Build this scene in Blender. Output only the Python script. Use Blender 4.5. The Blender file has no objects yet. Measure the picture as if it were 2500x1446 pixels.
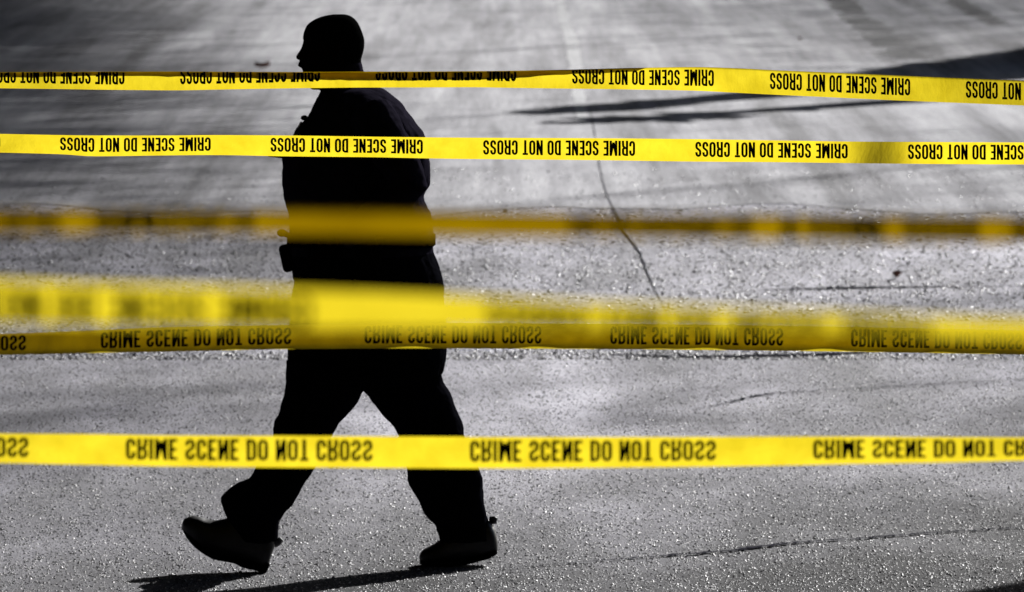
import bpy, bmesh, math, random
import numpy as np
from mathutils import Vector, Matrix

random.seed(7)
rng = np.random.default_rng(11)
scene = bpy.context.scene
col = scene.collection

# ------------------------------------------------------------------ camera
CAM_H, PITCH, FPX = 2.67, 0.0698, 18208.0
cam_data = bpy.data.cameras.new("camera")
cam = bpy.data.objects.new("camera", cam_data)
col.objects.link(cam)
cam.location = (0, 0, CAM_H)
cam.rotation_euler = (math.pi / 2 - PITCH, 0, 0)
cam_data.sensor_width = 36.0
cam_data.lens = FPX * 36.0 / 2500.0
cam_data.clip_start = 0.5
cam_data.clip_end = 3000
cam_data.dof.use_dof = True
cam_data.dof.focus_distance = 22.2
cam_data.dof.aperture_fstop = 0.262 / 0.022
scene.camera = cam

# ------------------------------------------------------------------ light
SUN_EL, SUN_AZ = math.radians(28), math.radians(32)
SUN_DIR = Vector((math.sin(SUN_AZ) * math.cos(SUN_EL), math.cos(SUN_AZ) * math.cos(SUN_EL), math.sin(SUN_EL)))
world = bpy.data.worlds.new("World")
scene.world = world
world.use_nodes = True
wn = world.node_tree.nodes
sky = wn.new("ShaderNodeTexSky")
sky.sky_type = 'NISHITA'
sky.sun_disc = False
sky.sun_elevation = SUN_EL
sky.sun_rotation = SUN_AZ
bg = wn["Background"]
bg.inputs["Strength"].default_value = 0.05
world.node_tree.links.new(sky.outputs[0], bg.inputs["Color"])
sun_data = bpy.data.lights.new("sun", 'SUN')
sun_data.energy = 5.0
sun_data.angle = math.radians(0.53)
sun_data.color = (1.0, 0.985, 0.965)
sun = bpy.data.objects.new("sun", sun_data)
col.objects.link(sun)
sun.location = SUN_DIR * 200
sun.rotation_euler = SUN_DIR.to_track_quat('Z', 'Y').to_euler()
scene.view_settings.view_transform = 'Standard'
scene.view_settings.look = 'None'
scene.view_settings.exposure = 1.12

# ------------------------------------------------------------------ helpers
CP, SP = math.cos(PITCH), math.sin(PITCH)


def ray(px, py):
    """Direction of the line of sight through a point of the 2500 x 1446 photograph."""
    x, y = (px - 1250.0) / FPX, (723.0 - py) / FPX
    return Vector((x, CP + y * SP, -SP + y * CP))


def at(px, py, depth):
    d = ray(px, py)
    return Vector((0, 0, CAM_H)) + d * (depth / d.y)


def on_ground(px, py, z=0.0):
    d = ray(px, py)
    return Vector((0, 0, CAM_H)) + d * ((z - CAM_H) / d.z)


def link(name, verts, faces, mats, parent=None, smooth=True, mat_ids=None):
    me = bpy.data.meshes.new(name)
    me.from_pydata([tuple(v) for v in verts], [], faces)
    for m in (mats if isinstance(mats, (list, tuple)) else [mats]):
        me.materials.append(m)
    if mat_ids is not None:
        me.polygons.foreach_set("material_index", mat_ids)
    if smooth:
        me.polygons.foreach_set("use_smooth", [True] * len(me.polygons))
    me.update()
    ob = bpy.data.objects.new(name, me)
    col.objects.link(ob)
    if parent is not None:
        ob.parent = parent
        ob.matrix_parent_inverse = parent.matrix_world.inverted()
    return ob


def tag(o, label=None, cat=None, group=None, kind=None):
    if label: o["label"] = label
    if cat: o["category"] = cat
    if group: o["group"] = group
    if kind: o["kind"] = kind
    return o


class MB:
    """Collects lofts, tubes and ellipsoids into one mesh."""
    def __init__(self):
        self.v, self.f = [], []

    def rings(self, rings, caps=True):
        n = len(rings[0]); o = len(self.v)
        for r in rings: self.v += [Vector(p) for p in r]
        for i in range(len(rings) - 1):
            for j in range(n):
                k = (j + 1) % n
                self.f.append((o + i * n + j, o + i * n + k, o + (i + 1) * n + k, o + (i + 1) * n + j))
        if caps:
            for i, flip in ((0, True), (len(rings) - 1, False)):
                c = sum((Vector(p) for p in rings[i]), Vector()) / n
                ci = len(self.v); self.v.append(c)
                for j in range(n):
                    a, b = o + i * n + j, o + i * n + (j + 1) % n
                    self.f.append((ci, b, a) if flip else (ci, a, b))

    def tube(self, pts, radii, n=14, flat=1.0):
        pts = [Vector(p) for p in pts]
        if not isinstance(radii, (list, tuple)): radii = [radii] * len(pts)
        rings = []; up = None
        for i, p in enumerate(pts):
            t = (pts[min(i + 1, len(pts) - 1)] - pts[max(i - 1, 0)]).normalized()
            if up is None:
                up = t.orthogonal().normalized()
            up = (up - t * up.dot(t)).normalized()
            w = t.cross(up)
            rings.append([p + up * math.cos(a) * radii[i] + w * math.sin(a) * radii[i] * flat
                          for a in [2 * math.pi * k / n for k in range(n)]])
        self.rings(rings)

    def ball(self, c, r, n=16, m=10):
        c = Vector(c); r = Vector(r) if hasattr(r, '__len__') else Vector((r, r, r))
        rr = []
        for i in range(m + 1):
            th = math.pi * (0.02 + 0.96 * i / m)
            rr.append([c + Vector((r.x * math.sin(th) * math.cos(a), r.y * math.sin(th) * math.sin(a), -r.z * math.cos(th)))
                       for a in [2 * math.pi * k / n for k in range(n)]])
        self.rings(rr)

    def box(self, c, h, rot=None):
        o = len(self.v); c = Vector(c)
        for sx in (-1, 1):
            for sy in (-1, 1):
                for sz in (-1, 1):
                    p = Vector((sx * h[0], sy * h[1], sz * h[2]))
                    if rot is not None: p = rot @ p
                    self.v.append(c + p)
        for q in ((0, 1, 3, 2), (4, 6, 7, 5), (0, 4, 5, 1), (2, 3, 7, 6), (0, 2, 6, 4), (1, 5, 7, 3)):
            self.f.append(tuple(o + i for i in q))

    def build(self, name, mat, parent=None, voxel=None, bevel=None, smooth=True, relax=2):
        ob = link(name, self.v, self.f, mat, parent, smooth)
        if voxel:
            r = ob.modifiers.new("remesh", 'REMESH'); r.mode = 'VOXEL'; r.voxel_size = voxel; r.use_smooth_shade = True
            if relax:
                s = ob.modifiers.new("smooth", 'SMOOTH'); s.iterations = relax; s.factor = 0.5
        if bevel:
            b = ob.modifiers.new("bevel", 'BEVEL'); b.width = bevel; b.segments = 2
        return ob


def interp(x, pts):
    """Smooth (Catmull-Rom like) interpolation through [(x, y)], linear outside."""
    xs = [p[0] for p in pts]
    if x <= xs[0]:
        m = (pts[1][1] - pts[0][1]) / (pts[1][0] - pts[0][0]); return pts[0][1] + m * (x - xs[0])
    if x >= xs[-1]:
        m = (pts[-1][1] - pts[-2][1]) / (pts[-1][0] - pts[-2][0]); return pts[-1][1] + m * (x - xs[-1])
    for i in range(len(pts) - 1):
        if x <= xs[i + 1]:
            x0, y0 = pts[i]; x1, y1 = pts[i + 1]; h = x1 - x0; t = (x - x0) / h
            s = (y1 - y0) / h
            def slope(j):
                if j <= 0 or j >= len(pts) - 1: return None
                a = (pts[j][1] - pts[j - 1][1]) / (pts[j][0] - pts[j - 1][0])
                b = (pts[j + 1][1] - pts[j][1]) / (pts[j + 1][0] - pts[j][0])
                return 0.0 if a * b <= 0 else 2 * a * b / (a + b)
            m0 = slope(i); m1 = slope(i + 1)
            m0 = s if m0 is None else m0; m1 = s if m1 is None else m1
            return ((2 * t**3 - 3 * t**2 + 1) * y0 + (t**3 - 2 * t**2 + t) * h * m0 + (-2 * t**3 + 3 * t**2) * y1 + (t**3 - t**2) * h * m1)


# ------------------------------------------------------------------ materials
class NT:
    def __init__(self, name):
        self.m = bpy.data.materials.new(name); self.m.use_nodes = True
        self.t = self.m.node_tree; self.n = self.t.nodes; self.b = self.n["Principled BSDF"]
        self.out = self.n["Material Output"]

    def add(self, kind, **kw):
        n = self.n.new(kind)
        for k, v in kw.items():
            if k in n.inputs: n.inputs[k].default_value = v
            else: setattr(n, k, v)
        return n

    def l(self, a, b): self.t.links.new(a, b)

    def noise(self, vec, scale, detail=4, rough=0.55, stretch=None):
        mp = self.add("ShaderNodeMapping"); self.l(vec, mp.inputs["Vector"])
        if stretch: mp.inputs["Scale"].default_value = stretch
        n = self.add("ShaderNodeTexNoise", Scale=scale, Detail=detail, Roughness=rough)
        self.l(mp.outputs[0], n.inputs["Vector"])
        return n.outputs["Fac"]

    def ramp(self, fac, stops):
        r = self.add("ShaderNodeValToRGB")
        e = r.color_ramp.elements
        while len(e) < len(stops): e.new(0.5)
        for el, (p, c) in zip(e, stops):
            el.position = p; el.color = (*c, 1) if len(c) == 3 else c
        self.l(fac, r.inputs[0]); return r.outputs["Color"]

    def math(self, op, a, b):
        n = self.add("ShaderNodeMath", operation=op)
        for i, x in enumerate((a, b)):
            if isinstance(x, (int, float)): n.inputs[i].default_value = x
            else: self.l(x, n.inputs[i])
        return n.outputs[0]


def simple(name, color, rough=0.7, spec=0.3, bump=0.0, bscale=300, var=0.25):
    k = NT(name)
    g = k.add("ShaderNodeNewGeometry").outputs["Position"]
    f = k.noise(g, bscale * 0.15, 5)
    c0 = tuple(c * (1 - var) for c in color); c1 = tuple(c * (1 + var) for c in color)
    k.l(k.ramp(f, [(0.3, c0), (0.7, c1)]), k.b.inputs["Base Color"])
    k.b.inputs["Roughness"].default_value = rough
    k.b.inputs["Specular IOR Level"].default_value = spec
    if bump:
        bp = k.add("ShaderNodeBump", Strength=bump, Distance=0.004)
        k.l(k.noise(g, bscale, 3), bp.inputs["Height"]); k.l(bp.outputs[0], k.b.inputs["Normal"])
    return k.m


def asphalt():
    k = NT("asphalt")
    pos = k.add("ShaderNodeNewGeometry").outputs["Position"]
    big = k.noise(pos, 0.35, 4, 0.6, (1.0, 0.16, 1))          # wear along the direction of traffic
    mid = k.noise(pos, 2.2, 5, 0.62, (1.0, 0.20, 1))
    fine = k.noise(pos, 60, 3, 0.7, (1.0, 0.30, 1))
    a = k.math('ADD', k.math('MULTIPLY', big, 0.5), k.math('MULTIPLY', mid, 0.36))
    a = k.math('ADD', a, k.math('MULTIPLY', fine, 0.14))
    k.l(k.ramp(a, [(0.41, (0.016, 0.0155, 0.019)), (0.5, (0.055, 0.054, 0.062)), (0.59, (0.130, 0.128, 0.142))]), (mix := k.add("ShaderNodeMix", data_type='RGBA', blend_type='MULTIPLY')).inputs[6])
    mix.inputs[0].default_value = 1.0
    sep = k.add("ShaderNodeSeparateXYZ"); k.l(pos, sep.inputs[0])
    tone_pos = k.math('ADD', sep.outputs["Y"], k.math('MULTIPLY', k.math('SUBTRACT', k.noise(pos, 0.8, 4, 0.6, (1, .5, 1)), 0.5), 7.0))
    tone_pos = k.math('ADD', tone_pos, k.math('MULTIPLY', sep.outputs["X"], -0.8))
    mr = k.add("ShaderNodeMapRange"); k.l(tone_pos, mr.inputs[0]); mr.inputs[1].default_value = 24.0; mr.inputs[2].default_value = 31.0
    k.l(k.ramp(mr.outputs[0], [(0.0, (.12, .118, .126)), (1.0, (2.8, 2.77, 2.87))]), mix.inputs[7])  # multiplies base colour: darker nearby and to the right, paler beyond
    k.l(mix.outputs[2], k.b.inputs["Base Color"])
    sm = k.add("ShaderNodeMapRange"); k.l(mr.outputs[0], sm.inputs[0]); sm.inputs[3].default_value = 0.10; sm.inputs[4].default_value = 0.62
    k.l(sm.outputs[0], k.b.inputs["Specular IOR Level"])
    k.b.inputs["Roughness"].default_value = 0.85
    k.b.inputs["Specular IOR Level"].default_value = 0.6
    bp = k.add("ShaderNodeBump", Strength=0.55, Distance=0.010)
    h = k.math('ADD', k.noise(pos, 75, 3, 0.7, (1, 0.35, 1)), k.math('MULTIPLY', k.noise(pos, 9, 3, 0.6, (1, 0.4, 1)), 1.5))
    k.l(h, bp.inputs["Height"]); k.l(bp.outputs[0], k.b.inputs["Normal"])
    return k.m


def stone_mat():
    k = NT("aggregate")
    pos = k.add("ShaderNodeNewGeometry")
    f = pos.outputs["Random Per Island"]
    k.l(k.ramp(f, [(0.0, (0.012, 0.012, 0.014)), (0.5, (0.045, 0.044, 0.050)), (0.86, (0.13, 0.126, 0.142)), (1.0, (0.50, 0.49, 0.50))]), k.b.inputs["Base Color"])
    k.b.inputs["Roughness"].default_value = 0.36
    k.b.inputs["Specular IOR Level"].default_value = 0.26
    return k.m


def film_mat():
    k = NT("yellow_film")
    pos = k.add("ShaderNodeNewGeometry").outputs["Position"]
    c = k.ramp(k.noise(pos, 14, 4), [(0.3, (0.50, 0.385, 0.010)), (0.7, (0.62, 0.49, 0.018))])
    tr = k.add("ShaderNodeBsdfTranslucent"); k.l(c, tr.inputs["Color"])
    di = k.add("ShaderNodeBsdfDiffuse"); di.inputs["Color"].default_value = (0.52, 0.405, 0.004, 1)
    gl = k.add("ShaderNodeBsdfGlossy", Roughness=0.22)
    bp = k.add("ShaderNodeBump", Strength=0.5, Distance=0.005); k.l(k.noise(pos, 38, 4, 0.6, (1, 1, .45)), bp.inputs["Height"])
    for n in (tr, di, gl): k.l(bp.outputs[0], n.inputs["Normal"])
    m1 = k.add("ShaderNodeMixShader", Fac=0.62); k.l(di.outputs[0], m1.inputs[1]); k.l(tr.outputs[0], m1.inputs[2])
    m2 = k.add("ShaderNodeMixShader", Fac=0.03); k.l(m1.outputs[0], m2.inputs[1]); k.l(gl.outputs[0], m2.inputs[2])
    k.l(m2.outputs[0], k.out.inputs["Surface"])
    return k.m


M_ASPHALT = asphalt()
M_STONE = stone_mat()
M_FILM = film_mat()
M_INK = simple("black_ink", (0.004, 0.004, 0.004), 0.85, 0.0)
M_TAR_SHADE = simple("tar_and_shade", (0.022, 0.022, 0.027), 0.95, 0.0, 0.3, 80)  # tar of the real cracks, also paints the shadow streaks
M_SEAM = simple("worn_seam", (0.040, 0.040, 0.046), 0.95, 0.0, 0.3, 80)
M_PALE = simple("pale_grey", (0.34, 0.34, 0.35), 0.7, 0.2, 0.3, 60, 0.35)
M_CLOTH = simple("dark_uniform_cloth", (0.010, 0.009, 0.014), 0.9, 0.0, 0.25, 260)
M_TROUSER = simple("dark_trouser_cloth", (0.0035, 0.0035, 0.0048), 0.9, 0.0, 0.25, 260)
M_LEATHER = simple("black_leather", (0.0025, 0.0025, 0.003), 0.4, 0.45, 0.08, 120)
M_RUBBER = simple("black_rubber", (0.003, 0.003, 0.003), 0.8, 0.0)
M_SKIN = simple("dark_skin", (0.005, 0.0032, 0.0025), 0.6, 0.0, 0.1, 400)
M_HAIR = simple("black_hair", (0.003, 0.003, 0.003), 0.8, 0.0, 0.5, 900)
M_METAL = simple("dull_metal", (0.35, 0.35, 0.37), 0.3, 0.5)
M_BROWN = simple("dry_leaf", (0.17, 0.075, 0.055), 0.8, 0.1, 0.3, 200, 0.4)
M_BARK = simple("bark", (0.09, 0.07, 0.05), 0.9, 0.1, 0.5, 40)
M_LEAF = simple("green_leaf", (0.05, 0.09, 0.02), 0.6, 0.2, 0, 30, 0.4)

# ------------------------------------------------------------------ ground
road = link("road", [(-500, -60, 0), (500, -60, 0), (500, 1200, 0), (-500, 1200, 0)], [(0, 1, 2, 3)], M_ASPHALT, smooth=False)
def worn_far():
    k = NT("worn_road")
    pos = k.add("ShaderNodeNewGeometry").outputs["Position"]
    warp = k.add("ShaderNodeMapping"); k.l(pos, warp.inputs["Vector"])
    bands = k.noise(pos, 2.6, 4, 0.6, (1.0, 0.022, 1))          # wheel wear along the road
    wide = k.noise(pos, 0.55, 3, 0.5, (1.0, 0.06, 1))
    blot = k.noise(pos, 3.0, 4, 0.62, (1.0, 0.035, 1))
    fine = k.noise(pos, 14, 3, 0.7, (1.0, 0.04, 1))
    a = k.math('ADD', k.math('MULTIPLY', bands, 0.34), k.math('MULTIPLY', wide, 0.26))
    a = k.math('ADD', a, k.math('MULTIPLY', blot, 0.26)); a = k.math('ADD', a, k.math('MULTIPLY', fine, 0.14))
    k.l(k.ramp(a, [(0.41, (0.045, 0.044, 0.052)), (0.5, (0.175, 0.173, 0.190)), (0.60, (0.33, 0.328, 0.345))]), k.b.inputs["Base Color"])
    k.b.inputs["Roughness"].default_value = 0.85
    k.b.inputs["Specular IOR Level"].default_value = 0.5
    bp = k.add("ShaderNodeBump", Strength=0.5, Distance=0.012)
    k.l(k.noise(pos, 22, 4, 0.7, (1, 0.06, 1)), bp.inputs["Height"]); k.l(bp.outputs[0], k.b.inputs["Normal"])
    return k.m


edge_x = [-60 + i * .25 for i in range(481)]
fv = [(x, 45.6 + .5 * math.sin(x * 1.3) + .35 * math.sin(x * 4.1 + 1) + random.uniform(-.15, .15), .004) for x in edge_x] + [(60, 700, .004), (-60, 700, .004)]
far_road = link("road", fv, [tuple(range(len(fv)))], worn_far(), smooth=False)
tag(far_road, "older, smoother worn road surface behind the rough asphalt", kind="structure")
tag(road, "grey sunlit asphalt road surface", kind="structure")


def pebbles(name, n, y0, y1, rmin, rmax, dens_pow=1.0, sink=0.35, spread=1.35):
    """Small faceted stones half sunk in the road, one mesh."""
    yy = y0 + (y1 - y0) * rng.random(n) ** dens_pow
    half = 1250 / FPX * yy * spread
    xx = (rng.random(n) * 2 - 1) * half
    r = rmin + (rmax - rmin) * rng.random(n) ** 2.2
    base = np.array([(1, 0, 0), (0, 1, 0), (-1, 0, 0), (0, -1, 0), (0, 0, 1), (0, 0, -1)], float)
    v = base[None] * (0.65 + 0.7 * rng.random((n, 6, 1)))
    v = v + rng.normal(0, 0.18, (n, 6, 3))
    a = rng.random(n) * 6.283; ca, sa = np.cos(a), np.sin(a)
    x = v[..., 0] * ca[:, None] - v[..., 1] * sa[:, None]
    y = v[..., 0] * sa[:, None] + v[..., 1] * ca[:, None]
    v = np.stack([x, y, v[..., 2] * 0.75], -1) * r[:, None, None]
    v[..., 0] += xx[:, None]; v[..., 1] += yy[:, None]; v[..., 2] += (r * (0.5 - sink - 0.5 * rng.random(n)) )[:, None]
    f = np.array([(0, 1, 4), (1, 2, 4), (2, 3, 4), (3, 0, 4), (1, 0, 5), (2, 1, 5), (3, 2, 5), (0, 3, 5)])
    F = (f[None] + (np.arange(n) * 6)[:, None, None]).reshape(-1, 3)
    me = bpy.data.meshes.new(name)
    me.vertices.add(n * 6); me.vertices.foreach_set("co", v.reshape(-1))
    me.loops.add(F.size); me.loops.foreach_set("vertex_index", F.reshape(-1).astype(np.int32))
    me.polygons.add(len(F)); me.polygons.foreach_set("loop_start", np.arange(0, F.size, 3, dtype=np.int32))
    me.update(calc_edges=True)
    me.materials.append(M_STONE)
    ob = bpy.data.objects.new(name, me); col.objects.link(ob)
    return ob


tag(pebbles("gravel", 230000, 22.8, 34.5, 0.0018, 0.0062, 1.2), "fine loose grit standing out of the asphalt near the walking man", kind="stuff")
tag(pebbles("gravel", 85000, 34.0, 50.5, 0.0045, 0.0130, 1.3), "coarser stone chips across the road behind the walking man", kind="stuff")


def strip(name, pts, widths, mat, z=0.006, label=None, kind="structure", jitter=0.0, seg=40):
    """A flat band on the road along photograph points; widths in metres across the image rows."""
    g = [on_ground(*p) for p in pts]
    d = [0.0]
    for a, b in zip(g, g[1:]): d.append(d[-1] + (b - a).length)
    L = d[-1]; vs, fs = [], []
    R = random.Random(len(name) + int(pts[0][0]))
    px = [(d[i], g[i].x) for i in range(len(g))]; py = [(d[i], g[i].y) for i in range(len(g))]
    wd = [(d[i], widths[i]) for i in range(len(g))]
    prev = None
    for i in range(seg + 1):
        s = L * i / seg
        p = Vector((interp(s, px), interp(s, py), z)); q = Vector((interp(s + L * 0.002, px), interp(s + L * 0.002, py), z))
        t = (q - p).normalized(); nrm = Vector((-t.y, t.x, 0))
        w = max(interp(s, wd), 0.0005) * (1 + jitter * R.uniform(-1, 1))
        p += nrm * jitter * R.uniform(-.5, .5) * w * 2
        vs += [p - nrm * w / 2, p + nrm * w / 2]
        if i and not (jitter and R.random() < .04): fs.append((2 * i - 2, 2 * i - 1, 2 * i + 1, 2 * i))
    ob = link(name, vs, fs, mat, smooth=False)
    if label: tag(ob, label, kind=kind)
    return ob


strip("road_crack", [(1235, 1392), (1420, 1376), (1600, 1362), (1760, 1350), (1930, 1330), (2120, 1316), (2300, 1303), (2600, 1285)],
      [.004, .014, .022, .042, .032, .028, .024, .024], M_TAR_SHADE, label="dark wavy crack crossing the asphalt at lower right", jitter=.5, seg=160)
strip("road_crack", [(1440, 262), (1452, 330), (1470, 440), (1520, 560), (1562, 620), (1585, 680), (1610, 730), (1635, 790)],
      [.005, .010, .008, .011, .014, .009, .005, .003], M_SEAM, label="thin dark crack running away up the road", jitter=.15, seg=120)
strip("road_marking", [(1420, 300), (1408, 200), (1396, 110), (1375, 40), (1362, -20)],  # pale strip laid flat along the far road
      [.08, .11, .13, .10, .08], M_PALE, label="pale line running up the road", jitter=.12, seg=70)
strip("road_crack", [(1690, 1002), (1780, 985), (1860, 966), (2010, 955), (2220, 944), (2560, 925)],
      [.006, .014, .022, .014, .018, .014], M_TAR_SHADE, label="faint crack crossing the asphalt at right above the lowest tape", jitter=.5, seg=120)


# ------------------------------------------------------------------ barrier tapes
def arc(cx, cy, rx, ry, a0, a1, n):
    return [(cx + rx * math.cos(math.radians(a0 + (a1 - a0) * i / n)), cy + ry * math.sin(math.radians(a0 + (a1 - a0) * i / n))) for i in range(n + 1)]


def dense(p, step=0.07):
    out = [p[0]]
    for a, b in zip(p, p[1:]):
        n = max(1, int(math.hypot((b[0] - a[0]) * .35, b[1] - a[1]) / step))
        out += [(a[0] + (b[0] - a[0]) * i / n, a[1] + (b[1] - a[1]) * i / n) for i in range(1, n + 1)]
    return out


# centre lines of condensed capitals in a box of width w (same units as advance) and height 1
L_, H_ = 0.15, 0.075      # half stroke across / along
def glyph(ch):
    w = {'C': .86, 'R': .9, 'I': .34, 'M': 1.12, 'E': .76, 'S': .86, 'N': .92, 'D': .88, 'O': .9, 'T': .82}[ch]
    l, r, b, t = L_ , w - L_, H_, 1 - H_
    rx, ry = (r - l) / 2, 0.17
    cx = w / 2
    top = arc(cx, t - ry, rx, ry, 0, 180, 8); bot = arc(cx, b + ry, rx, ry, 180, 360, 8)
    if ch == 'O': s = [[(r, b + ry)] + top + bot]
    elif ch == 'C': s = [[(r, t - ry - .12)] + top + bot + [(r, b + ry + .12)]]
    elif ch == 'S':
        s = [[(r, t - ry - .07)] + top + [(l, .66), (l + .06, .575), (cx, .5), (r - .06, .425), (r, .34), (r, b + ry)] + arc(cx, b + ry, rx, ry, 0, -180, 8) + [(l, b + ry + .07)]]
    elif ch == 'I': s = [[(cx, 0), (cx, 1)]]
    elif ch == 'T': s = [[(cx, 0), (cx, 1 - 2 * H_)], [(0, t), (w, t)]]
    elif ch == 'E': s = [[(l, 0), (l, 1)], [(l, t), (w, t)], [(l, .5), (w - .1, .5)], [(l, b), (w, b)]]
    elif ch == 'N': s = [[(l, 0), (l, 1)], [(r, 0), (r, 1)], [(l, .97), (r, .03)]]
    elif ch == 'M': s = [[(l, 0), (l, 1)], [(r, 0), (r, 1)], [(l, .97), (cx, .12)], [(cx, .12), (r, .97)]]
    elif ch == 'D': s = [[(l, 0), (l, 1)], [(l, t), (cx, t)] + arc(cx, t - ry, rx, ry, 90, 0, 5) + [(r, b + ry)] + arc(cx, b + ry, rx, ry, 0, -90, 5) + [(l, b)]]
    elif ch == 'R': s = [[(l, 0), (l, 1)], [(l, t), (cx, t)] + arc(cx, t - .16, rx, .16, 90, 0, 5) + [(r, .62)] + arc(cx, .61, rx, .13, 0, -90, 4) + [(l, .48)],
                          [(cx, .48), (r - .04, .36), (r, .22), (r + .02, 0)]]
    return w, s


def text_quads():
    """Quads of 'CRIME SCENE DO NOT CROSS' with u in 0..1 along the words and v in 0..1 up the letters."""
    x, quads = 0.0, []
    for ch in "CRIME SCENE DO NOT CROSS":
        if ch == ' ':
            x += 0.55; continue
        w, strokes = glyph(ch)
        for s in strokes:
            s = dense(s); n = len(s); side = []
            for i in range(n):
                a, b = s[max(i - 1, 0)], s[min(i + 1, n - 1)]
                # the letters are condensed: work out the normal in true proportions
                dx, dy = (b[0] - a[0]) * .36, b[1] - a[1]; d = math.hypot(dx, dy) or 1
                nx, ny = -dy / d, dx / d
                hw = 0.062
                side.append(((x + s[i][0] + nx * .178, s[i][1] + ny * .070), (x + s[i][0] - nx * .178, s[i][1] - ny * .070)))
            for p, q in zip(side, side[1:]):
                quads.append((p[0], p[1], q[1], q[0]))
        x += w + 0.2
    x -= 0.2
    return [tuple((u / x, v) for u, v in q) for q in quads]


TEXT = text_quads()
TAPE_W, TEXT_PART = 0.0762, 0.715


def make_tape(label, edge, depth, starts, x0, x1, mode, lean=1, fold=None, v0=.10, v1=.79, step=22, wob=0.0, curl=0.0, hem=0.0, seed=1, slant=None, dents=(), width=TAPE_W, roll=False):
    """edge: [(px, top, bottom)], depth: [(px, metres)], starts: [(px, period number)] of each text's left end.
    mode 'turned' = words upside down, 'mirrored' = printed on the far side and seen through the film."""
    R = random.Random(seed)
    ph = [R.uniform(0, 6.28) for _ in range(6)]
    top_pts = [(e[0], e[1]) for e in edge]; bot_pts = [(e[0], e[2]) for e in edge]
    inv = [(b, a) for a, b in starts]

    def F(px, v):
        z = interp(px, depth); T = interp(px, top_pts); B = interp(px, bot_pts)
        m = px * z / FPX
        w_px = (interp(px, width) if isinstance(width, list) else width) * FPX / z
        vis = B - T
        fv = min(1.0, max(0.25, interp(px, fold))) if fold else 1.0
        ripple = wob * (math.sin(m * 7 + ph[0]) + .6 * math.sin(m * 17 + ph[1] + v * 2) + .35 * math.sin(m * 41 + ph[2] - v * 3))
        for dx, da, dw in dents: ripple += da * math.tanh((px - dx) / dw)
        if v <= fv:
            q = v / fv
            hidden = math.sqrt(max((fv * w_px) ** 2 - vis ** 2, 0)) * z / FPX
            dz = -lean * (q - .5) * hidden + curl * math.sin(math.pi * q)
            if hem:
                dz += hem * max(0.0, 1 - q / .2)
            return at(px, B - q * vis, z + dz + ripple)
        k = v - fv
        hidden = math.sqrt(max((fv * w_px) ** 2 - vis ** 2, 0)) * z / FPX
        if roll:                                    # rolled over twice: three layers along the top edge
            K = (1 - fv) / 2
            d = k if k < K else 2 * K - k
            return at(px, T + d * w_px * .98 + .4, z + .0025 + (.0025 if k > K else 0) + .1 * d * TAPE_W + ripple)
        return at(px, T + k / fv * vis * .98 + .4, z - lean * (.5 - k / fv) * hidden + .002 + .25 * k * TAPE_W + ripple)

    def printed(px, v, off):
        """Point just off the printed face of the film."""
        e = 8.0; h = .004 if v < .99 else -.004
        p = F(px, v)
        n = (F(px + e, v) - p).cross((F(px, v + h) - p) * (1 if h > 0 else -1)).normalized()
        return p + n * off

    n = int((x1 - x0) / step); nv = 17
    V, Fa, mi = [], [], []
    for i in range(n + 1):
        px = x0 + (x1 - x0) * i / n
        fv = min(1.0, max(0.25, interp(px, fold))) if fold else 1.0
        for j in range(nv + 1):
            v = (j / 11) * fv if (fold and j <= 11) else (fv + (1 - fv) * (j - 11) / 6 if fold else j / nv)
            V.append(F(px, v))
    for i in range(n):
        for j in range(nv):
            a = i * (nv + 1) + j
            Fa.append((a, a + nv + 1, a + nv + 2, a + 1)); mi.append(0)
    k0 = math.floor(interp(x0, starts)); k1 = math.ceil(interp(x1, starts))
    off = 0.0007
    for k in range(k0, k1 + 1):
        if interp(k + 1, inv) > x1 or interp(k, inv) < x0: continue
        for q in TEXT:
            o = len(V)
            for u, v in q:
                uu = k + TEXT_PART * ((1 - u) if mode == 'turned' else u)
                px = interp(uu, inv)
                t = 1 - (v0 + (v1 - v0) * v)
                if slant: px += slant * (t - .5) 
                V.append(printed(px, t, off))
            Fa.append((o, o + 1, o + 2, o + 3)); mi.append(1)
    ob = link("barrier_tape", V, Fa, [M_FILM, M_INK], mat_ids=mi)
    tag(ob, label, "barrier tape", "yellow barrier tapes strung across the road")
    return ob


make_tape("topmost yellow barrier tape, folded along its upper edge, in front of the man's neck",
          [(-400, 177, 214), (0, 176, 216), (300, 175, 220), (430, 175, 221), (540, 175.5, 219), (720, 176, 216), (900, 175, 214), (1000, 175, 214), (1150, 174, 213.5),
           (1250, 173, 215), (1400, 170, 217), (1550, 166, 219), (1700, 164, 222), (1780, 166, 226), (1900, 172, 232), (2050, 178, 239), (2200, 185, 246), (2350, 191, 252), (2500, 197, 258), (2700, 205, 266)],
          [(0, 23.2), (2500, 23.2)], [(-39, -1), (440, 0), (917, 1), (1397, 2), (1880, 3), (2358, 4), (2838, 5)], -2600, 5100, 'turned',
          roll=True, width=[(-400, .0765), (300, .0762), (600, .084), (900, .098), (1150, .098), (1300, .088), (1450, .076), (1560, .0762), (2500, .0762)],
          fold=[(-400, .66), (0, .66), (300, .72), (540, .64), (900, .50), (1150, .50), (1300, .62), (1450, .90), (1560, 1.0), (2500, 1.0)], wob=.002, seed=3, dents=[(2480, .22, 330), (100, .05, 140), (1450, .03, 60)])

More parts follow.
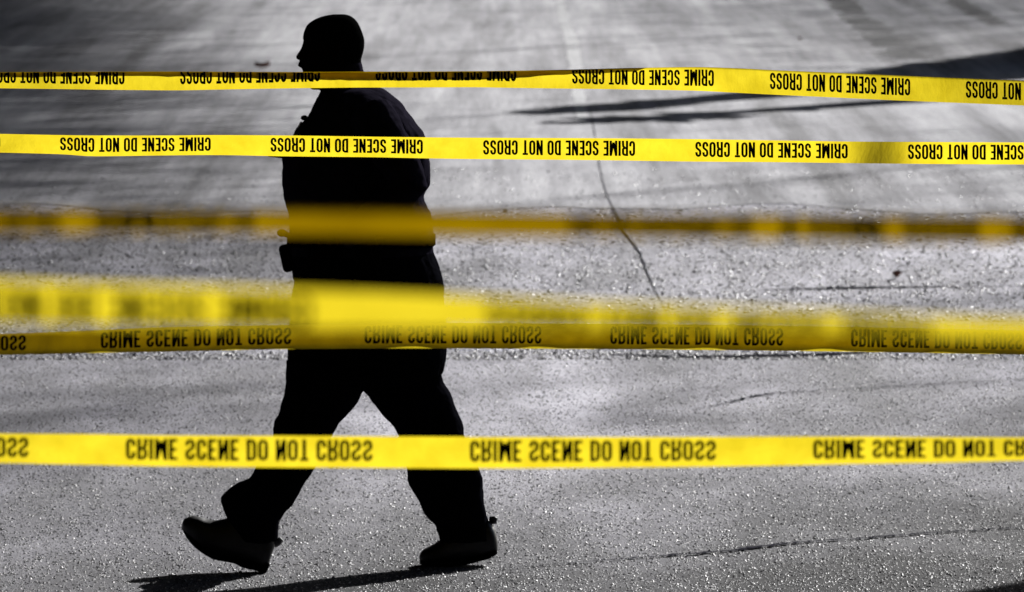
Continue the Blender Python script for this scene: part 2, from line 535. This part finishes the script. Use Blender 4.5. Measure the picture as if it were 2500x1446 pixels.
make_tape("yellow barrier tape with upside down words in front of the man's chest, above the elbow",
          [(-300, 322, 367), (0, 327, 373), (150, 330, 377), (230, 331, 382), (400, 331, 380), (520, 330, 379), (700, 331, 382), (900, 334, 384), (1100, 336, 388), (1300, 337, 390),
           (1500, 338, 392), (1700, 340, 395), (1900, 343, 396.5), (2100, 346, 399), (2300, 347, 401), (2500, 348, 402), (2800, 349, 403)],
          [(0, 21.5), (2500, 21.5)], [(-369, -1), (147, 0), (661, 1), (1180, 2), (1698, 3), (2217, 4), (2736, 5)], -2700, 5300, 'turned', wob=.003, seed=5, curl=.004, dents=[(2145, .13, 62), (2330, -.03, 160), (-10, .05, 90), (600, -.03, 300), (1600, -.012, 150)])

make_tape("thin blurred yellow barrier tape turned almost edge on in front of the man's waist",
          [(-800, 506, 567), (0, 509, 571), (700, 511, 572), (1000, 514, 576), (1500, 519, 582), (2000, 523, 588), (2500, 528, 594), (3300, 534, 601)],
          [(0, 5.6), (2500, 5.6)], [(-1330, 0), (1390, 1), (4110, 2)], -7500, 10000, 'turned', wob=.0015, step=34, lean=1, seed=7, fold=[(0, .5), (2500, .5)], v0=.55, v1=.97)

make_tape("wide blurred yellow barrier tape just above the low sharp one at the man's hips",
          [(-600, 668, 782), (0, 685, 790), (300, 695, 797), (700, 706, 802), (1100, 722, 803), (1500, 742, 805), (2000, 762, 814), (2300, 774, 823), (2500, 780, 829), (3100, 800, 858)],
          [(0, 5.1), (2500, 5.1)], [(-320, 0), (1190, 1), (2700, 2)], -8500, 11000, 'turned', wob=.002, step=34, seed=9, v0=.14, v1=.95)

make_tape("dull amber barrier tape with mirrored words crossing the man's thighs under the wide blurred tape",
          [(-400, 824, 874), (0, 815, 867), (250, 806, 862), (400, 800, 859), (700, 795, 853), (1000, 790, 851), (1500, 792, 853), (2000, 798, 858), (2500, 808, 866), (2900, 815, 872)],
          [(0, 17.2), (1200, 18.2), (2500, 19.1)], [(-399, -1), (246, 0), (890, 1), (1490, 2), (2078, 3), (2660, 4)], -2800, 5600, 'mirrored', wob=.003, lean=.4, seed=13, width=.122, fold=[(0, .55), (2500, .55)], v0=.50, v1=.89, dents=[(2420, .05, 150), (30, .05, 160)])

make_tape("lowest yellow barrier tape with mirrored words in front of the man's shins",
          [(-500, 1056, 1126), (0, 1059, 1131), (200, 1060, 1135), (400, 1063, 1139), (600, 1064, 1141), (800, 1065, 1142), (1000, 1066, 1143), (1200, 1067, 1144), (1500, 1067, 1142),
           (1700, 1067, 1140), (1900, 1066, 1137), (2100, 1066, 1133), (2300, 1067, 1130), (2500, 1068, 1125), (2900, 1070, 1116)],
          [(0, 13.2), (2500, 13.2)], [(-532, -1), (308, 0), (1148, 1), (1986, 2), (2826, 3)], -3800, 6300, 'mirrored', wob=.004, seed=17, curl=.006, dents=[(2430, .035, 170), (0, .03, 130)])

# ------------------------------------------------------------------ the walking man
MY = 25.0            # his distance


def ring(xl, xr, py, dy, b, n=28, e=2.4, z=None):
    """Horizontal ring at photo row py spanning photo columns xl..xr, half depth b metres, at distance MY + dy."""
    Y = MY + dy
    zz = at((xl + xr) / 2, py, Y).z if z is None else z
    c = at((xl + xr) / 2, py, Y).x; a = (xr - xl) / 2 * Y / FPX
    out = []
    for k in range(n):
        t = 2 * math.pi * k / n; cs, sn = math.cos(t), math.sin(t)
        out.append(Vector((c + a * math.copysign(abs(cs) ** (2 / e), cs), Y + b * math.copysign(abs(sn) ** (2 / e), sn), zz)))
    return out


def loft(mb, rows, n=28, e=2.4, sub=4):
    """rows: (py, xl, xr, dy, b); interpolated smoothly."""
    rows = sorted(rows)
    cols = [[(r[0], r[i]) for r in rows] for i in range(1, 5)]
    R = []
    for r0, r1 in zip(rows, rows[1:]):
        for k in range(sub):
            y = r0[0] + (r1[0] - r0[0]) * k / sub
            R.append(ring(*[interp(y, c) for c in cols[:2]], y, interp(y, cols[2]), max(interp(y, cols[3]), .004), n, e))
    y = rows[-1][0]
    R.append(ring(rows[-1][1], rows[-1][2], y, rows[-1][3], rows[-1][4], n, e))
    mb.rings(R[::-1])


def vloft(mb, rows, dy, n=24, e=2.6):
    """rows: (px, top, bottom, half depth): sections across the foot, from toe to heel."""
    R = []
    cols = [[(r[0], r[i]) for r in rows] for i in range(1, 4)]
    xs = []
    for r0, r1 in zip(rows, rows[1:]):
        xs += [r0[0] + (r1[0] - r0[0]) * k / 3 for k in range(3)]
    xs.append(rows[-1][0])
    for x in xs:
        t, b, h = (interp(x, c) for c in cols)
        c = at(x, (t + b) / 2, MY + dy); a = (b - t) / 2 * (MY + dy) / FPX
        R.append([Vector((c.x, c.y + h * math.copysign(abs(math.cos(q)) ** (2 / e), math.cos(q)), c.z + a * math.copysign(abs(math.sin(q)) ** (2 / e), math.sin(q))))
                  for q in [2 * math.pi * k / n for k in range(n)]])
    mb.rings(R)


def mp(px, py, dy=0.0):
    return at(px, py, MY + dy)


def hand(mb, wrist, fwd, palm_dir, thumb_dir, s=1.0):
    """Palm and five bent fingers; fwd along the hand, palm_dir out of the palm, thumb_dir towards the thumb side."""
    f, p, t = fwd.normalized(), palm_dir.normalized(), thumb_dir.normalized()
    mb.tube([wrist - f * .02, wrist + f * .02, wrist + f * .055 * s, wrist + f * .095 * s], [.026, .032, .040, .036], 12, .55)
    for i, (o, ln) in enumerate(((.030, .072), (.010, .080), (-.010, .075), (-.029, .058))):
        a = wrist + f * .085 * s + t * o * s
        b = a + (f * .85 + p * .45).normalized() * ln * .45 * s
        c = b + (f * .35 + p * .95).normalized() * ln * .33 * s
        d = c + (-f * .25 + p * .9).normalized() * ln * .25 * s
        mb.tube([a, b, c, d], [.0105, .010, .009, .0075], 10)
    a = wrist + f * .03 * s + t * .03 * s
    b = a + (f * .6 + t * .7 + p * .2).normalized() * .035 * s
    c = b + (f * .8 + t * .1 + p * .5).normalized() * .030 * s
    mb.tube([a, b, c], [.013, .011, .008], 10)


# body: head, neck, trunk, arms and hands as one skin
B = MB()
head_rows = [(41, 800, 855, 0, .022), (48, 776, 862, 0, .045), (62, 755, 873, 0, .060), (84, 744, 882, 0, .072), (102, 740, 885, 0, .076), (118, 738.5, 884, 0, .077),
             (140, 736.5, 879, 0, .075), (158, 736, 872, 0, .071), (175, 739, 860, 0, .066), (195, 741, 845, 0, .058), (208, 748, 830, 0, .046), (219, 762, 815, 0, .030)]
loft(B, head_rows, e=2.2)
loft(B, [(150, 795, 882, 0, .060), (180, 792, 886, 0, .062), (215, 785, 895, 0, .068), (250, 772, 915, 0, .085), (300, 770, 960, 0, .13)], e=2.1)
# nose, lips, chin, brow, ears
loft(B, [(108, 738, 756, 0, .007), (114, 736.6, 756, 0, .008), (120, 734, 756, 0, .009), (128, 728.8, 756, 0, .011), (134, 725, 756, 0, .0145), (139, 722.6, 756, 0, .017), (143, 723.4, 756, 0, .018), (146, 727.5, 756, 0, .014)], n=18, e=2.0, sub=2)
loft(B, [(149.5, 733, 760, 0, .018), (152, 729, 760, 0, .021), (154.5, 728.4, 760, 0, .021), (155.8, 729.8, 760, 0, .020), (157.5, 727.4, 760, 0, .020), (160.5, 727.4, 760, 0, .020), (163, 729.5, 760, 0, .018), (167, 736.5, 760, 0, .016)], n=18, e=2.0, sub=2)
B.ball(mp(748, 196), (.018, .022, .020))
for s in (-1, 1):
    B.ball(mp(745, 112, s * .030), (.008, .022, .006))
    B.ball(mp(744, 140, s * .036), (.016, .020, .016))
    ear = mp(825, 128, s * .078)
    B.ball(ear, (.018, .008, .031)); B.ball(ear + Vector((-.004, s * .006, -.004)), (.011, .006, .022)); B.ball(ear + Vector((-.006, 0, -.027)), (.009, .006, .010))
loft(B, [(255, 775, 960, 0, .14), (300, 750, 1000, 0, .17), (400, 715, 1015, 0, .17), (520, 725, 1020, 0, .16), (640, 725, 1040, 0, .16), (800, 730, 1060, 0, .16), (900, 740, 1050, 0, .14)])
arms = {-1: [(905, 275, -.20), (940, 340, -.255), (985, 415, -.28), (1000, 445, -.285), (960, 495, -.275), (895, 545, -.255), (826, 583, -.225)],
        1: [(890, 275, .20), (915, 340, .255), (950, 420, .28), (962, 460, .285), (925, 510, .27), (860, 560, .25), (795, 596, .215)]}
for s, path in arms.items():
    pts = [mp(*p) for p in path]
    B.tube(pts, [.055, .052, .045, .044, .042, .036, .028], 14)
    fwd = pts[-1] - pts[-2]
    hand(B, pts[-1], Vector((fwd.x, fwd.y * .6 - s * .02, fwd.z)), Vector((0, -s, -.2)), Vector((.1, 0, 1)))
# legs under the trousers
NEAR, FAR = -.11, .11
front_leg = [(880, 700, 985, NEAR * .8, .115), (934, 697, 906, NEAR * .9, .112), (960, 692, 885, NEAR, .108), (980, 687.5, 872, NEAR, .105), (1009, 682, 850, NEAR, .100), (1025, 672.5, 837.5, NEAR, .098), (1038, 669.5, 828.5, NEAR, .096), (1062, 667.5, 813.5, NEAR, .095),
             (1100, 650, 791, NEAR, .092), (1143, 625, 765, NEAR, .09), (1163, 611, 756, NEAR, .088), (1181, 579, 744.5, NEAR, .088), (1201, 554, 733.5, NEAR, .088), (1217, 538, 724, NEAR, .087), (1233, 541, 713, NEAR, .084), (1255, 550.5, 691, NEAR, .08), (1276, 557, 682.5, NEAR, .075), (1298, 572, 681.5, NEAR, .07), (1322, 590, 676, NEAR, .06)]
rear_leg = [(880, 790, 1089, FAR * .8, .115), (915, 840, 1081, FAR * .9, .112), (934, 868, 1084, FAR, .110), (960, 894, 1099.5, FAR, .108), (980, 908.5, 1108, FAR, .105), (1009, 932, 1120, FAR, .100), (1038, 960, 1130.5, FAR, .096), (1066, 974.5, 1136.5, FAR, .094),
            (1100, 983, 1152, FAR, .092), (1143, 992.5, 1169, FAR, .09), (1175, 997, 1178, FAR, .088), (1204, 1011.5, 1180, FAR, .086), (1233, 1025.5, 1183, FAR, .083), (1258, 1039.5, 1188.5, FAR, .08), (1280, 1060, 1194, FAR, .075), (1298, 1065.5, 1200, FAR, .07), (1322, 1072.5, 1204, FAR, .065)]
for leg in (front_leg, rear_leg):
    loft(B, [(r[0], r[1] + .22 * (r[2] - r[1]), r[2] - .22 * (r[2] - r[1]), r[3], r[4] * .62) for r in leg])
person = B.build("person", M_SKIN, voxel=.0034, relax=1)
tag(person, "man in dark uniform walking left across the road, a black silhouette behind the tapes", "person")

# close cropped hair
Hm = MB()
Hr = [(35.2, 814, 842, 0, .014), (37.6, 799, 852, 0, .026), (41, 785, 859, 0, .038), (50, 764, 869.5, 0, .055), (63, 748.5, 878, 0, .069), (84, 740.5, 886, 0, .079), (96, 739, 889.5, 0, .081), (104, 752, 890, 0, .081), (114, 780, 889.5, 0, .081),
      (128, 800, 887, 0, .077), (146, 812, 882, 0, .068), (160, 822, 882, 0, .058)]
loft(Hm, Hr, e=2.15)
Hm.build("hair", M_HAIR, person, voxel=.005, relax=2)

# jacket with sleeves and collar
J = MB()
loft(J, [(212, 800, 912, 0, .085), (218, 780, 930, 0, .115), (226, 781, 944, 0, .150), (240, 773, 964, 0, .180), (254, 766, 981, 0, .198), (273, 757, 993, 0, .21), (290, 746, 1007, 0, .215), (305, 731, 1018, 0, .215), (318, 721, 1030, 0, .215), (334, 714, 1037.5, 0, .215),
          (360, 698, 1045, 0, .213), (388, 687, 1049, 0, .21), (400, 688.5, 1050.5, 0, .21), (429, 688, 1050, 0, .208), (447, 689, 1049, 0, .207), (464, 692, 1041, 0, .205), (479, 695, 1034.5, 0, .203), (493, 698, 1037, 0, .202), (509, 702, 1044, 0, .201),
          (522, 704, 1052, 0, .201), (543, 704.5, 1057.5, 0, .201), (566, 703.5, 1059, 0, .201), (586, 704, 1061.5, 0, .201), (606, 706, 1057, 0, .198), (622, 708, 1061, 0, .197)])
for s, path in arms.items():
    pts = [mp(*p) for p in path[:-1]] + [mp(*path[-1]) * .85 + mp(*path[-2]) * .15]
    J.tube(pts, [.078, .076, .067, .064, .062, .055, .047], 18)
loft(J, [(150, 842, 883, 0, .056), (158, 815, 884.5, 0, .064), (168, 808, 886.5, 0, .068), (190, 792, 895, 0, .076), (215, 784, 908, 0, .092), (226, 781.5, 930, 0, .11)], e=2.1)
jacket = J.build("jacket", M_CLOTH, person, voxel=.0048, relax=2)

# radio microphone clipped at the collar, badge, chest pocket flap
K = MB(); K.ball(mp(743, 288, -.06), (.012, .014, .009)); K.tube([mp(746, 290, -.06), mp(752, 310, -.07), mp(742, 345, -.09), mp(760, 420, -.14)], .005, 8)
K.build("shoulder_microphone", M_RUBBER, jacket)
K = MB(); K.box(mp(732, 306, -.03), (.004, .022, .012), Matrix.Rotation(.5, 3, 'Y')); K.build("badge", M_METAL, jacket, bevel=.003)
K = MB(); K.box(mp(676, 380, -.02), (.030, .035, .0055), Matrix.Rotation(.12, 3, 'Y')); K.build("notebook", M_RUBBER, jacket, bevel=.003)

# trousers
T = MB()
loft(T, [(598, 712, 1052, 0, .190), (621, 712, 1061, 0, .194), (650, 711, 1070.5, 0, .198), (673, 712, 1079, 0, .2), (688, 716, 1083, 0, .202), (714, 713, 1085, 0, .204), (731, 711, 1086, 0, .205), (800, 704, 1090, 0, .207), (857, 701, 1091.5, 0, .207),
          (880, 701.5, 1090, 0, .206), (899, 702, 1086.5, 0, .2), (916, 701.5, 1081, 0, .19), (930, 740, 1040, 0, .16), (944, 850, 925, 0, .10)])
loft(T, front_leg); loft(T, rear_leg)
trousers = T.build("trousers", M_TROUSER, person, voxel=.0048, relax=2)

ct = bpy.data.textures.new("cloth_folds", 'CLOUDS'); ct.noise_scale = .07; ct.noise_depth = 2
for o in (jacket, trousers):
    dm = o.modifiers.new("folds", 'DISPLACE'); dm.texture = ct; dm.strength = .014; dm.mid_level = .5; dm.texture_coords = 'GLOBAL'

# duty belt with pouches, holster and torch
D = MB()
def belt_ring(y, g): return ring(704 - g, 1060 + g, y, 0, .200 + g * .0014, 40)
D.rings([belt_ring(600, 1), belt_ring(598, 4), belt_ring(572, 4), belt_ring(570, 1)])
belt = D.build("duty_belt", M_RUBBER, person)
K = MB(); K.box(mp(702, 630, -.03), (.022, .034, .046), Matrix.Rotation(-.22, 3, 'Y')); K.build("pouch", M_RUBBER, belt, bevel=.012)
K = MB(); K.tube([mp(712, 578, -.02), mp(694, 570, -.02)], .010, 12); K.ball(mp(688, 568.5, -.02), (.0165, .016, .0135)); K.build("torch", M_RUBBER, belt)
K = MB(); K.box(mp(900, 640, -.222), (.040, .022, .085), Matrix.Rotation(.1, 3, 'Y')); K.box(mp(905, 585, -.235), (.018, .014, .04), Matrix.Rotation(-.35, 3, 'Y'))
K.build("holster", M_RUBBER, belt, bevel=.008)
K = MB(); K.box(mp(800, 612, -.20), (.028, .020, .040)); K.build("radio_pouch", M_RUBBER, belt, bevel=.008)

# boots
def boot(rows, sole_rows, dy, tab):
    b = MB(); vloft(b, rows, dy)
    o = b.build("boot", M_LEATHER, person, voxel=.004, relax=2)
    s = MB(); vloft(s, sole_rows, dy, e=5); s.build("sole", M_RUBBER, o)
    k = MB(); k.tube([mp(*p, dy) for p in tab[0]], tab[1], 8, 2.2); k.build("pull_tab", M_LEATHER, o)
    return o

boot([(444.5, 1279, 1289, .012), (448, 1270, 1297, .026), (456, 1263.5, 1308, .038), (470, 1259, 1322, .046), (488, 1261.5, 1338, .051), (508, 1268, 1350, .053), (526, 1270.5, 1358, .053), (550, 1266, 1365, .050), (573, 1256, 1370, .047), (596, 1250, 1378, .044), (623, 1250, 1386, .042), (640, 1252, 1391, .042), (655, 1268, 1380, .038), (666, 1300, 1348, .028), (672, 1316, 1332, .012)],
     [(446, 1286, 1293, .02), (457, 1302, 1313, .038), (486, 1331, 1341.5, .052), (526, 1353, 1364, .055), (573, 1364, 1373.5, .050), (594, 1371, 1384.5, .046), (623, 1376, 1391, .045), (649, 1382, 1398, .044), (657, 1374, 1384, .034)],
     NEAR, ([(668, 1330), (679, 1323), (688, 1316)], [.008, .009, .006]))
boot([(1023.5, 1358, 1368, .012), (1027, 1350, 1374, .028), (1036, 1340.5, 1377, .040), (1050, 1333.5, 1377, .047), (1066, 1325, 1378, .051), (1085, 1308, 1378, .052), (1110, 1290, 1377, .050), (1138, 1278, 1373, .047), (1167, 1272, 1366, .044), (1192, 1270, 1358, .042), (1206, 1286, 1352, .036), (1213.5, 1312, 1346, .024), (1215.5, 1325, 1340, .010)],
     [(1025, 1366, 1376, .03), (1045, 1370, 1381, .048), (1085, 1370, 1382, .054), (1110, 1369, 1380.5, .052), (1138, 1366, 1377, .048), (1167, 1359, 1370, .046), (1199, 1350, 1360.5, .044), (1214, 1343, 1351, .030)],
     FAR, ([(1194, 1268), (1205, 1270), (1213, 1272)], [.006, .009, .007]))

# ------------------------------------------------------------------ small things on the road
def fallen_leaf(px, py, size, label, tilt):
    c = on_ground(px, py); b = bmesh.new()
    n = 9; rows = []
    for i in range(n + 1):
        u = i / n; w = size * .38 * math.sin(math.pi * min(1, u * 1.02)) ** .8 + size * .01
        rows.append([b.verts.new((size * (u - .5), s * w, size * (.10 + .5 * tilt * (u - .5) ** 2 + .30 * tilt * abs(s)))) for s in (-1, -.5, 0, .5, 1)])
    for r0, r1 in zip(rows, rows[1:]):
        for k in range(4): b.faces.new((r0[k], r0[k + 1], r1[k + 1], r1[k]))
    me = bpy.data.meshes.new("leaf"); b.to_mesh(me); b.free(); me.materials.append(M_BROWN)
    o = bpy.data.objects.new("fallen_leaf", me); col.objects.link(o)
    o.location = c; o.rotation_euler = (0, 0, random.uniform(0, 6.28))
    tag(o, label, "leaf")
    return o

fallen_leaf(640, 169, .15, "curled reddish brown leaf on the far bright road left of the man's face", .9)
fallen_leaf(2190, 682, .075, "small dark leaf on the rough asphalt at right above the blurred tape", 1.2)
fallen_leaf(1953, 99, .06, "tiny dark leaf far up the road above the topmost tape", 1.2)

strip("road_crack", [(1440, 866), (1600, 871), (1720, 873), (1880, 870), (2010, 867), (2140, 860)],  # dark strip painted in place of a thin branch shadow
      [.01, .06, .08, .10, .12, .03], M_TAR_SHADE, label="painted shadow streak across the asphalt just below the amber tape", jitter=.2, seg=120)
strip("road_crack", [(1800, 714), (1930, 708), (2050, 706), (2200, 703), (2380, 702), (2560, 698)],  # another branch shadow, painted as a dark strip on the road
      [.01, .05, .12, .08, .03, .07], M_TAR_SHADE, label="painted shadow streak on the rough asphalt at right", jitter=.35, seg=160)

# ------------------------------------------------------------------ trees and building around the road, beyond the picture; many added to shade it
def tree(base, height, crown_r, crown_h, leaves, leaf, label, cone=False, trunk_r=.2, lean=(0, 0), even=False):
    R = np.random.default_rng(int(abs(base[0]) * 31 + base[1] * 7))
    root = bpy.data.objects.new("tree", None); col.objects.link(root); root.location = (base[0], base[1], 0)
    tag(root, label, "tree", "trees along the right side of the road")
    bpy.context.view_layer.update()
    b = Vector((base[0], base[1], 0)); top = b + Vector((lean[0], lean[1], height - crown_h * .5))
    m = MB(); m.tube([b, b.lerp(top, .3) + Vector((.05, .02, 0)), b.lerp(top, .7), top], [trunk_r, trunk_r * .8, trunk_r * .6, trunk_r * .25], 10)
    for k in range(2 if even else 6):
        a = k * 1.05 + .3; q = b.lerp(top, .75 + .04 * k)
        m.tube([q, q + Vector((math.cos(a) * crown_r * .5, math.sin(a) * crown_r * .5, crown_h * .25)), q + Vector((math.cos(a) * crown_r * .8, math.sin(a) * crown_r * .8, crown_h * .3))], [trunk_r * .4, trunk_r * .22, .02], 7)
    m.build("trunk", M_BARK, root)
    n = leaves
    if cone:
        h = R.random(n) ** 1.6; rad = crown_r * (1 - h) * np.sqrt(R.random(n)) * (1 + .15 * np.clip(R.normal(size=n), -1.5, 1.2)); a = R.random(n) * 6.283
        c = np.stack([rad * np.cos(a), rad * np.sin(a), height - crown_h + h * crown_h], -1)
    elif even:
        c = R.normal(size=(n, 3)) * [crown_r, even, crown_h * .28] + [0, 0, height - crown_h / 2]
        c[:, 0] += (-.067 if 'left' in label else .05) * c[:, 1]
    else:
        nc = 45; d = R.normal(size=(nc, 3)); d /= np.linalg.norm(d, axis=1)[:, None]; d *= (R.random((nc, 1)) ** .4)
        pick = R.integers(0, nc, n)
        c = d[pick] * [crown_r, crown_r, crown_h / 2] * .82 + R.normal(size=(n, 3)) * crown_r * .13 + [0, 0, height - crown_h / 2]
    c = c + [base[0], base[1], 0]
    if lean != (0, 0): c = c + [lean[0], lean[1], 0]
    u = R.normal(size=(n, 3)); u /= np.linalg.norm(u, axis=1)[:, None]
    w = np.cross(u, R.normal(size=(n, 3))); w /= np.linalg.norm(w, axis=1)[:, None]
    sz = leaf * (.6 + .8 * R.random((n, 1)))
    v = np.stack([c - u * sz, c + w * sz * .5, c + u * sz, c - w * sz * .5], 1).reshape(-1, 3)
    f = np.arange(n * 4).reshape(-1, 4)
    link("crown", v.tolist(), f.tolist(), M_LEAF, root, smooth=False)
    return root

K1, K2 = SUN_DIR.x / SUN_DIR.z, SUN_DIR.y / SUN_DIR.z
def shading(px, py, H):
    """Foot of a tree whose part at height H shades this spot of the road."""
    return (px + K1 * H, py + K2 * H)

for gx, gy, r, n, d in [(-8.0, 96, 1.35, 66000, 6.5), (-7.2, 78, 1.3, 62000, 6), (-6.0, 63, 1.2, 40000, 5), (-4.8, 51, 1.1, 20000, 4), (-3.9, 40, .9, 9000, 3.5), (-2.9, 29.5, .65, 3000, 3)]:  # unseen crowns added to darken the left edge of the road
    tree(shading(gx, gy, 25), 27.5, r, 5, n, .085, "unseen tall leafy tree added to shade the left side of the road", trunk_r=.07, even=d)
for gx, gy, r, n, d in [(6.3, 87, 2.7, 24000, 6), (5.6, 73, 2.0, 8000, 5), (5.1, 53, 1.5, 7000, 5), (3.9, 35, .95, 3200, 4)]:  # unseen sparse crowns added to dim the right side of the road
    tree(shading(gx, gy, 22), 24.5, r, 5, n, .08, "unseen thin crowned tree added to shade the right side of the road", trunk_r=.06, even=d)
tree(shading(2.1, 64.0, 6.0), 6.0, 2.3, 5.9, 40000, .15, "low dense conical tree by the right side of the road", cone=True)
tree(shading(0, 59.8, 6.17), 6.5, .6, 1.2, 120, .2, "slim tree behind the conical tree at the right side of the road", trunk_r=.75, lean=(.4, -.6))
tree(shading(2.9, 60.2, 3.0), 4.6, .8, 1.2, 60, .2, "leaning sapling at the right side of the road", trunk_r=.42, lean=(-.9, -.8))
tree(shading(1.2, 23.6, 4.3), 4.3, .6, 4.2, 5000, .10, "conical shrub close to the right side of the road", cone=True)

# wood added beyond the top of the picture to block low sky
R = np.random.default_rng(5); n = 26000
k = R.integers(0, 60, n); cx = np.linspace(-95, 130, 60)[k] + R.normal(size=n) * 2.2; cy = 150 + 12 * np.sin(k * 2.1) + R.normal(size=n) * 2.2
cz = R.random(n) ** .8 * (11 + 2.5 * np.sin(k * 1.7)); c = np.stack([cx, cy, cz], -1)
u = R.normal(size=(n, 3)); u /= np.linalg.norm(u, axis=1)[:, None]; w = np.cross(u, R.normal(size=(n, 3))); w /= np.linalg.norm(w, axis=1)[:, None]
v = np.stack([c - u * .9, c + w * .5, c + u * .9, c - w * .5], 1).reshape(-1, 3)
tag(link("blocker_wood", v.tolist(), np.arange(n * 4).reshape(-1, 4).tolist(), M_LEAF, smooth=False), "unseen dark wood added far up the road to block low sky", kind="stuff")

# buildings added out of view around the street to block sky light
M_BRICK = simple("dark_brick", (0.045, 0.028, 0.024), .9, .0, .3, 30)
def block(cx, cy, hx, hy, h, label, face, along):
    m = MB(); m.box((cx, cy, h / 2), (hx, hy, h / 2)); o = m.build("blocker_building", M_BRICK, smooth=False); tag(o, label, "blocker_building")
    for fl in range(int(h / 3.5)):
        for q in range(int(along * 2 / 4)):
            d = -along + 2 + q * 4; zc = 2.1 + fl * 3.5; w = MB()
            if face == 'y': w.box((cx + d, cy + hy + .03, zc), (.75, .06, 1.0))
            else: w.box((cx + (hx if face == 'x' else -hx) + (.03 if face == 'x' else -.03), cy + d, zc), (.06, .75, 1.0))
            w.build("window", M_RUBBER, o, smooth=False)
block(0, -22, 40, 6, 30, "long dark brick building added behind the photographer to block the sky", 'y', 20)
block(-20, 60, 6, 75, 42, "long dark brick building added along the left of the street to block the sky", 'x', 20)
block(23, -3, 6, 18, 34, "dark brick building added right of the photographer to block the sky", '-x', 18)
block(-12, 150, 34, 8, 38, "long dark brick building added at the far end of the street to block the sky", 'n', 0)

M_STAIN = simple("oil_stain", (0.028, 0.028, 0.032), .85, .3, .3, 30, .4)
strip("road_stain", [(2040, -12), (2090, 40), (2150, 95), (2240, 150)], [.25, .35, .4, .3], M_STAIN, label="dark stain band running up the far road at upper right", jitter=.25, seg=60)
strip("road_stain", [(2320, -12), (2370, 25), (2440, 62)], [.15, .25, .2], M_STAIN, label="short dark stain at the far upper right of the road", jitter=.25, seg=40)

m = MB(); m.box((-1.5, 58, 21), (12.5, 74, .6))  # unseen deck added overhead to keep sky light off the street
for q in range(-13, 11, 4): m.box((q, 58, 20.1), (.3, 74, .3))
deck = m.build("blocker_deck", simple("dark_concrete", (0.04, 0.04, 0.042), .9, .0, .3, 10), smooth=False)
tag(deck, "unseen concrete deck added high above the street to block sky light", "sky blocker")
